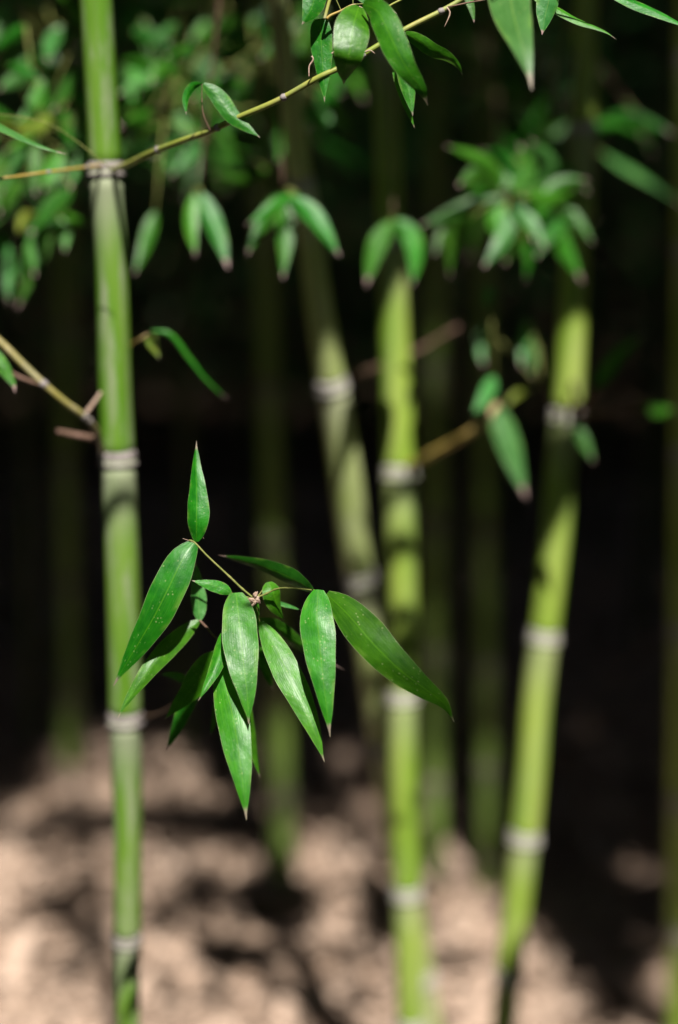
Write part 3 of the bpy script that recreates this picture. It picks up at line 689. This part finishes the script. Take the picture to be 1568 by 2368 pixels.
# three more shaded culms whose leafy branches reach into the light
sup = []
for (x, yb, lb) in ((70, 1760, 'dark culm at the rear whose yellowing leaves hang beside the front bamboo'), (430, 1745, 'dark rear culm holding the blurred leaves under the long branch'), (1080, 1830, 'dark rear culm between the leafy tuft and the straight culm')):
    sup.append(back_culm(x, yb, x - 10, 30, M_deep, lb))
tuft(sup[0][0], sup[0][1](1.75), (90, 300), 1.40, [
    ([(140, 72), (118, 100), (110, 140)], 56, M_pale), ([(110, 180), (60, 270), (20, 290)], 52), ([(110, 330), (50, 370), (0, 450)], 60, M_pale), ([(95, 300), (60, 330), (10, 350)], 44),
    ([(190, 305), (160, 385), (108, 470)], 50), ([(160, 330), (120, 420), (75, 470)], 44), ([(215, 300), (195, 360), (160, 440)], 46, M_pale), ([(40, 430), (10, 470), (-30, 520)], 62, M_pale),
    ([(95, 290), (40, 300), (-20, 270)], 60, M_yellow), ([(120, 270), (80, 300), (30, 310)], 44, M_yellow), ([(10, 350), (-10, 420), (0, 500)], 50), ([(190, 150), (160, 200), (120, 260)], 50),
    ([(60, 60), (20, 90), (-20, 120)], 46), ([(20, 150), (50, 160), (100, 190)], 40), ([(190, 60), (170, 20), (120, -20)], 46)], mat=M_twig)
tuft(sup[0][0], sup[0][1](1.45), (110, 500), 1.42, [
    ([(85, 505), (75, 570), (80, 640)], 56), ([(120, 510), (85, 600), (40, 715)], 50), ([(140, 505), (152, 545), (150, 582)], 36), ([(0, 540), (18, 620), (20, 700)], 48), ([(60, 590), (48, 620), (42, 650)], 40, M_pale),
    ([(110, 490), (160, 505), (220, 520)], 34), ([(130, 500), (105, 545), (75, 560)], 40, M_pale), ([(95, 510), (60, 500), (40, 540)], 40, M_yellow)], mat=M_twig)
tuft(sup[1][0], sup[1][1](1.62), (380, 280), 1.45, [
    ([(290, 262), (330, 235), (372, 205)], 46), ([(290, 280), (330, 270), (380, 240)], 40), ([(320, 330), (350, 300), (390, 300)], 54), ([(400, 180), (370, 160), (350, 190)], 54), ([(460, 200), (430, 170), (390, 170)], 40),
    ([(360, 490), (338, 560), (310, 635)], 48), ([(620, 390), (550, 415), (490, 405)], 34), ([(640, 250), (655, 320), (640, 380)], 44), ([(560, 20), (520, 60), (480, 90)], 46), ([(500, 60), (550, 90), (600, 110)], 44),
    ([(470, 100), (420, 120), (380, 130)], 40), ([(560, 190), (500, 200), (440, 230)], 44), ([(700, 240), (760, 280), (700, 300)], 36), ([(660, 60), (640, 100), (600, 140)], 44)], mat=M_twig)
def scatter_tuft(plant, z_at, z, hub_px, d, box, count, lens, mats, spread=.07):
    lv = []
    for i in range(count):
        x, y = rnd.uniform(box[0], box[2]), rnd.uniform(box[1], box[3])
        a = rnd.choice((-1, 1)) * rnd.uniform(.1, 1.2) + rnd.uniform(-.2, .2); l = rnd.uniform(*lens)
        dx, dy = math.sin(a) * l, math.cos(a) * l
        lv.append(([(x, y), (x + dx * .5, y + dy * .45 - abs(dx) * .08), (x + dx, y + dy)], rnd.uniform(38, 66), rnd.choice(mats), rnd.uniform(-.5, .5), rnd.uniform(-spread, spread)))
    return tuft(plant, z_at(z), hub_px, d, lv, mat=M_twig)
scatter_tuft(sup[0][0], sup[0][1], 1.66, (100, 330), 1.42, (-20, 180, 200, 520), 20, (90, 150), (M_leaf, M_leaf, M_leaf, M_pale, M_leaf, M_leaf, M_leaf))
scatter_tuft(sup[0][0], sup[0][1], 1.80, (120, 60), 1.50, (-20, -30, 170, 180), 9, (80, 130), (M_leaf, M_leaf, M_pale))
scatter_tuft(sup[1][0], sup[1][1], 1.70, (400, 180), 1.55, (280, 40, 520, 340), 20, (80, 130), (M_leaf, M_leaf, M_pale), .12)
scatter_tuft(sup[1][0], sup[1][1], 1.80, (590, 160), 1.62, (480, 0, 780, 360), 20, (80, 120), (M_leaf, M_leaf, M_pale), .12)
scatter_tuft(right, right_z, 1.52, (1230, 440), 1.52, (1120, 360, 1330, 520), 9, (80, 130), (M_leaf, M_pale, M_leaf), .05)
# free growth filling the dim upper storey
for i in range(27):
    s = sup[i % 3]; z = rnd.uniform(1.3, 2.0)
    tx = rnd.uniform(-80, 760) if i % 3 != 2 else rnd.uniform(700, 1500)
    tgt = P(tx, rnd.uniform(-60, 420), rnd.uniform(1.55, 2.5)); st = s[1](z)
    leafy_branch(s[0], st, (tgt - st) + Vector((0, 0, .15)), (tgt - st).length, 13, lsize=.115, droop=.15)
for i in range(6):
    st = (mid1_z, right_z, mid2_z)[i % 3](rnd.uniform(1.4, 1.8)); pl = (mid1, right, mid2)[i % 3]
    leafy_branch(pl, st, Vector((rnd.uniform(-.6, .6), rnd.uniform(.6, 1), rnd.uniform(0, .35))), rnd.uniform(.35, .6), 8, lsize=.10)

# ------------------------------------------------------------------ leaves added above the frame, aimed to shade the culms and foliage
over = leafy_branch(left, left_z(2.25), Vector((.8, .25, .12)), 1.1, 10, r=.004, mat=M_branch, droop=.05)  # unseen branch added as parent of the shading leaves
def shade(pt, dist, length, ang, n=1, spread=.0, wide=1.0):
    """a leaf (or several) hung 'dist' up the sun ray from pt"""
    base = Vector(pt) - SUND * dist
    sx = SUND.cross(Vector((0, 0, 1))).normalized(); sy = sx.cross(SUND).normalized()
    for i in range(n):
        c = base + sx * rnd.uniform(-spread, spread) + sy * rnd.uniform(-spread, spread)
        a = ang + rnd.uniform(-.25, .25); d = sx * math.cos(a) + sy * math.sin(a)
        o = bpy.data.objects.new("leaf", PROTO[i % 6]); link(o, over, c - d * length * .45)
        side = SUND.cross(d).normalized()
        o.rotation_mode = 'QUATERNION'; o.rotation_quaternion = Matrix((d, side, d.cross(side))).transposed().to_quaternion(); o.scale = (length, length * wide, length)
for (x, y, Yp, l, a, wd) in ((927, 1300, 1.60, .12, .1, .9), (925, 1172, 1.60, .11, .1, .9), (930, 1520, 1.60, .13, .3, 1.5), (930, 1580, 1.60, .13, -.2, 1.0), 
                             (900, 640, 1.60, .14, .8, 1.6), (893, 700, 1.60, .10, .9, 1.2), (826, 1298, 1.60, .13, .1, .7), (740, 770, 1.54, .14, .9, 1.5), (735, 690, 1.52, .16, .4, 2.5), (725, 600, 1.50, .16, .2, 3), (712, 500, 1.49, .18, .2, 4),
                             (1290, 1075, 1.62, .15, .3, 1.5), (1285, 1140, 1.62, .15, .9, 2.0), (1262, 1215, 1.62, .10, 1.3, 1.0), (1325, 650, 1.62, .16, .3, 2.4), (1330, 580, 1.62, .16, .1, 3), (1340, 480, 1.62, .18, .2, 4),
                             (1345, 380, 1.62, .18, .2, 2.4), (1352, 140, 1.62, .18, .2, 3), (1355, 60, 1.62, .18, .2, 3), (1172, 2280, 1.62, .18, 1.2, 1.6), (1168, 2350, 1.62, .18, .3, 3), (750, 790, 1.54, .13, .4, 1.2), (748, 740, 1.53, .14, .2, 2.2), (930, 1455, 1.60, .12, .2, 1.0), (1322, 715, 1.62, .15, .25, 1.6), (262, 985, 1.16, .10, .3, .9),
                             (905, 480, 1.60, .18, .2, 4), (900, 380, 1.60, .18, .2, 4), (895, 280, 1.60, .18, .2, 4), (890, 170, 1.60, .18, .2, 4), (888, 70, 1.60, .18, .2, 4)):
    shade(PY(x, y, Yp), 1.05 + .25 * rnd.random(), l, a, 1, 0, wd)
for (x, y, l, a, wd) in ((1566, 1900, .2, .2, 4), (1568, 1750, .2, .2, 4), (1570, 1600, .2, .2, 4), (1572, 1450, .2, .1, 4), (1575, 1250, .2, .1, 5), (1580, 1000, .2, .1, 5)):
    shade(PY(x, y, 2.1), 1.5, l, a, 1, 0, wd)
for (x, y) in ((628, 1480), (626, 1380), (632, 1560), (624, 1100), (622, 1000), (620, 900), (618, 800), (616, 700), (614, 600), (612, 500), (608, 400), (604, 300), (602, 200)): shade(PY(x, y, 2.5), 2.1, .2, .2, 1, 0, 2.6)
shade(P(*z1(340, 1145), 1.033), .55, .085, .85, 1, 0, 1.5)
shade(P(*z1(735, 800), 1.01), .7, .06, .1, 1, 0, 1.0)
for (x, y, d) in ((1450, 805, 1.55), (1490, 775, 1.55), (1530, 945, 1.6), (1440, 295, 1.6), (1500, 305, 1.6)): shade(P(x, y, d), 1.0, .075, .2, 1, 0, 4)
for i in range(26):
    x = rnd.choice((rnd.uniform(-40, 180), rnd.uniform(480, 760), rnd.uniform(480, 760), rnd.uniform(1050, 1400)))
    shade(P(x, rnd.uniform(-30, 380), 1.52), rnd.uniform(1.0, 1.3), .14, rnd.uniform(0, 3), 1, 0, rnd.uniform(1, 2.2))
print("objects", len(bpy.data.objects))
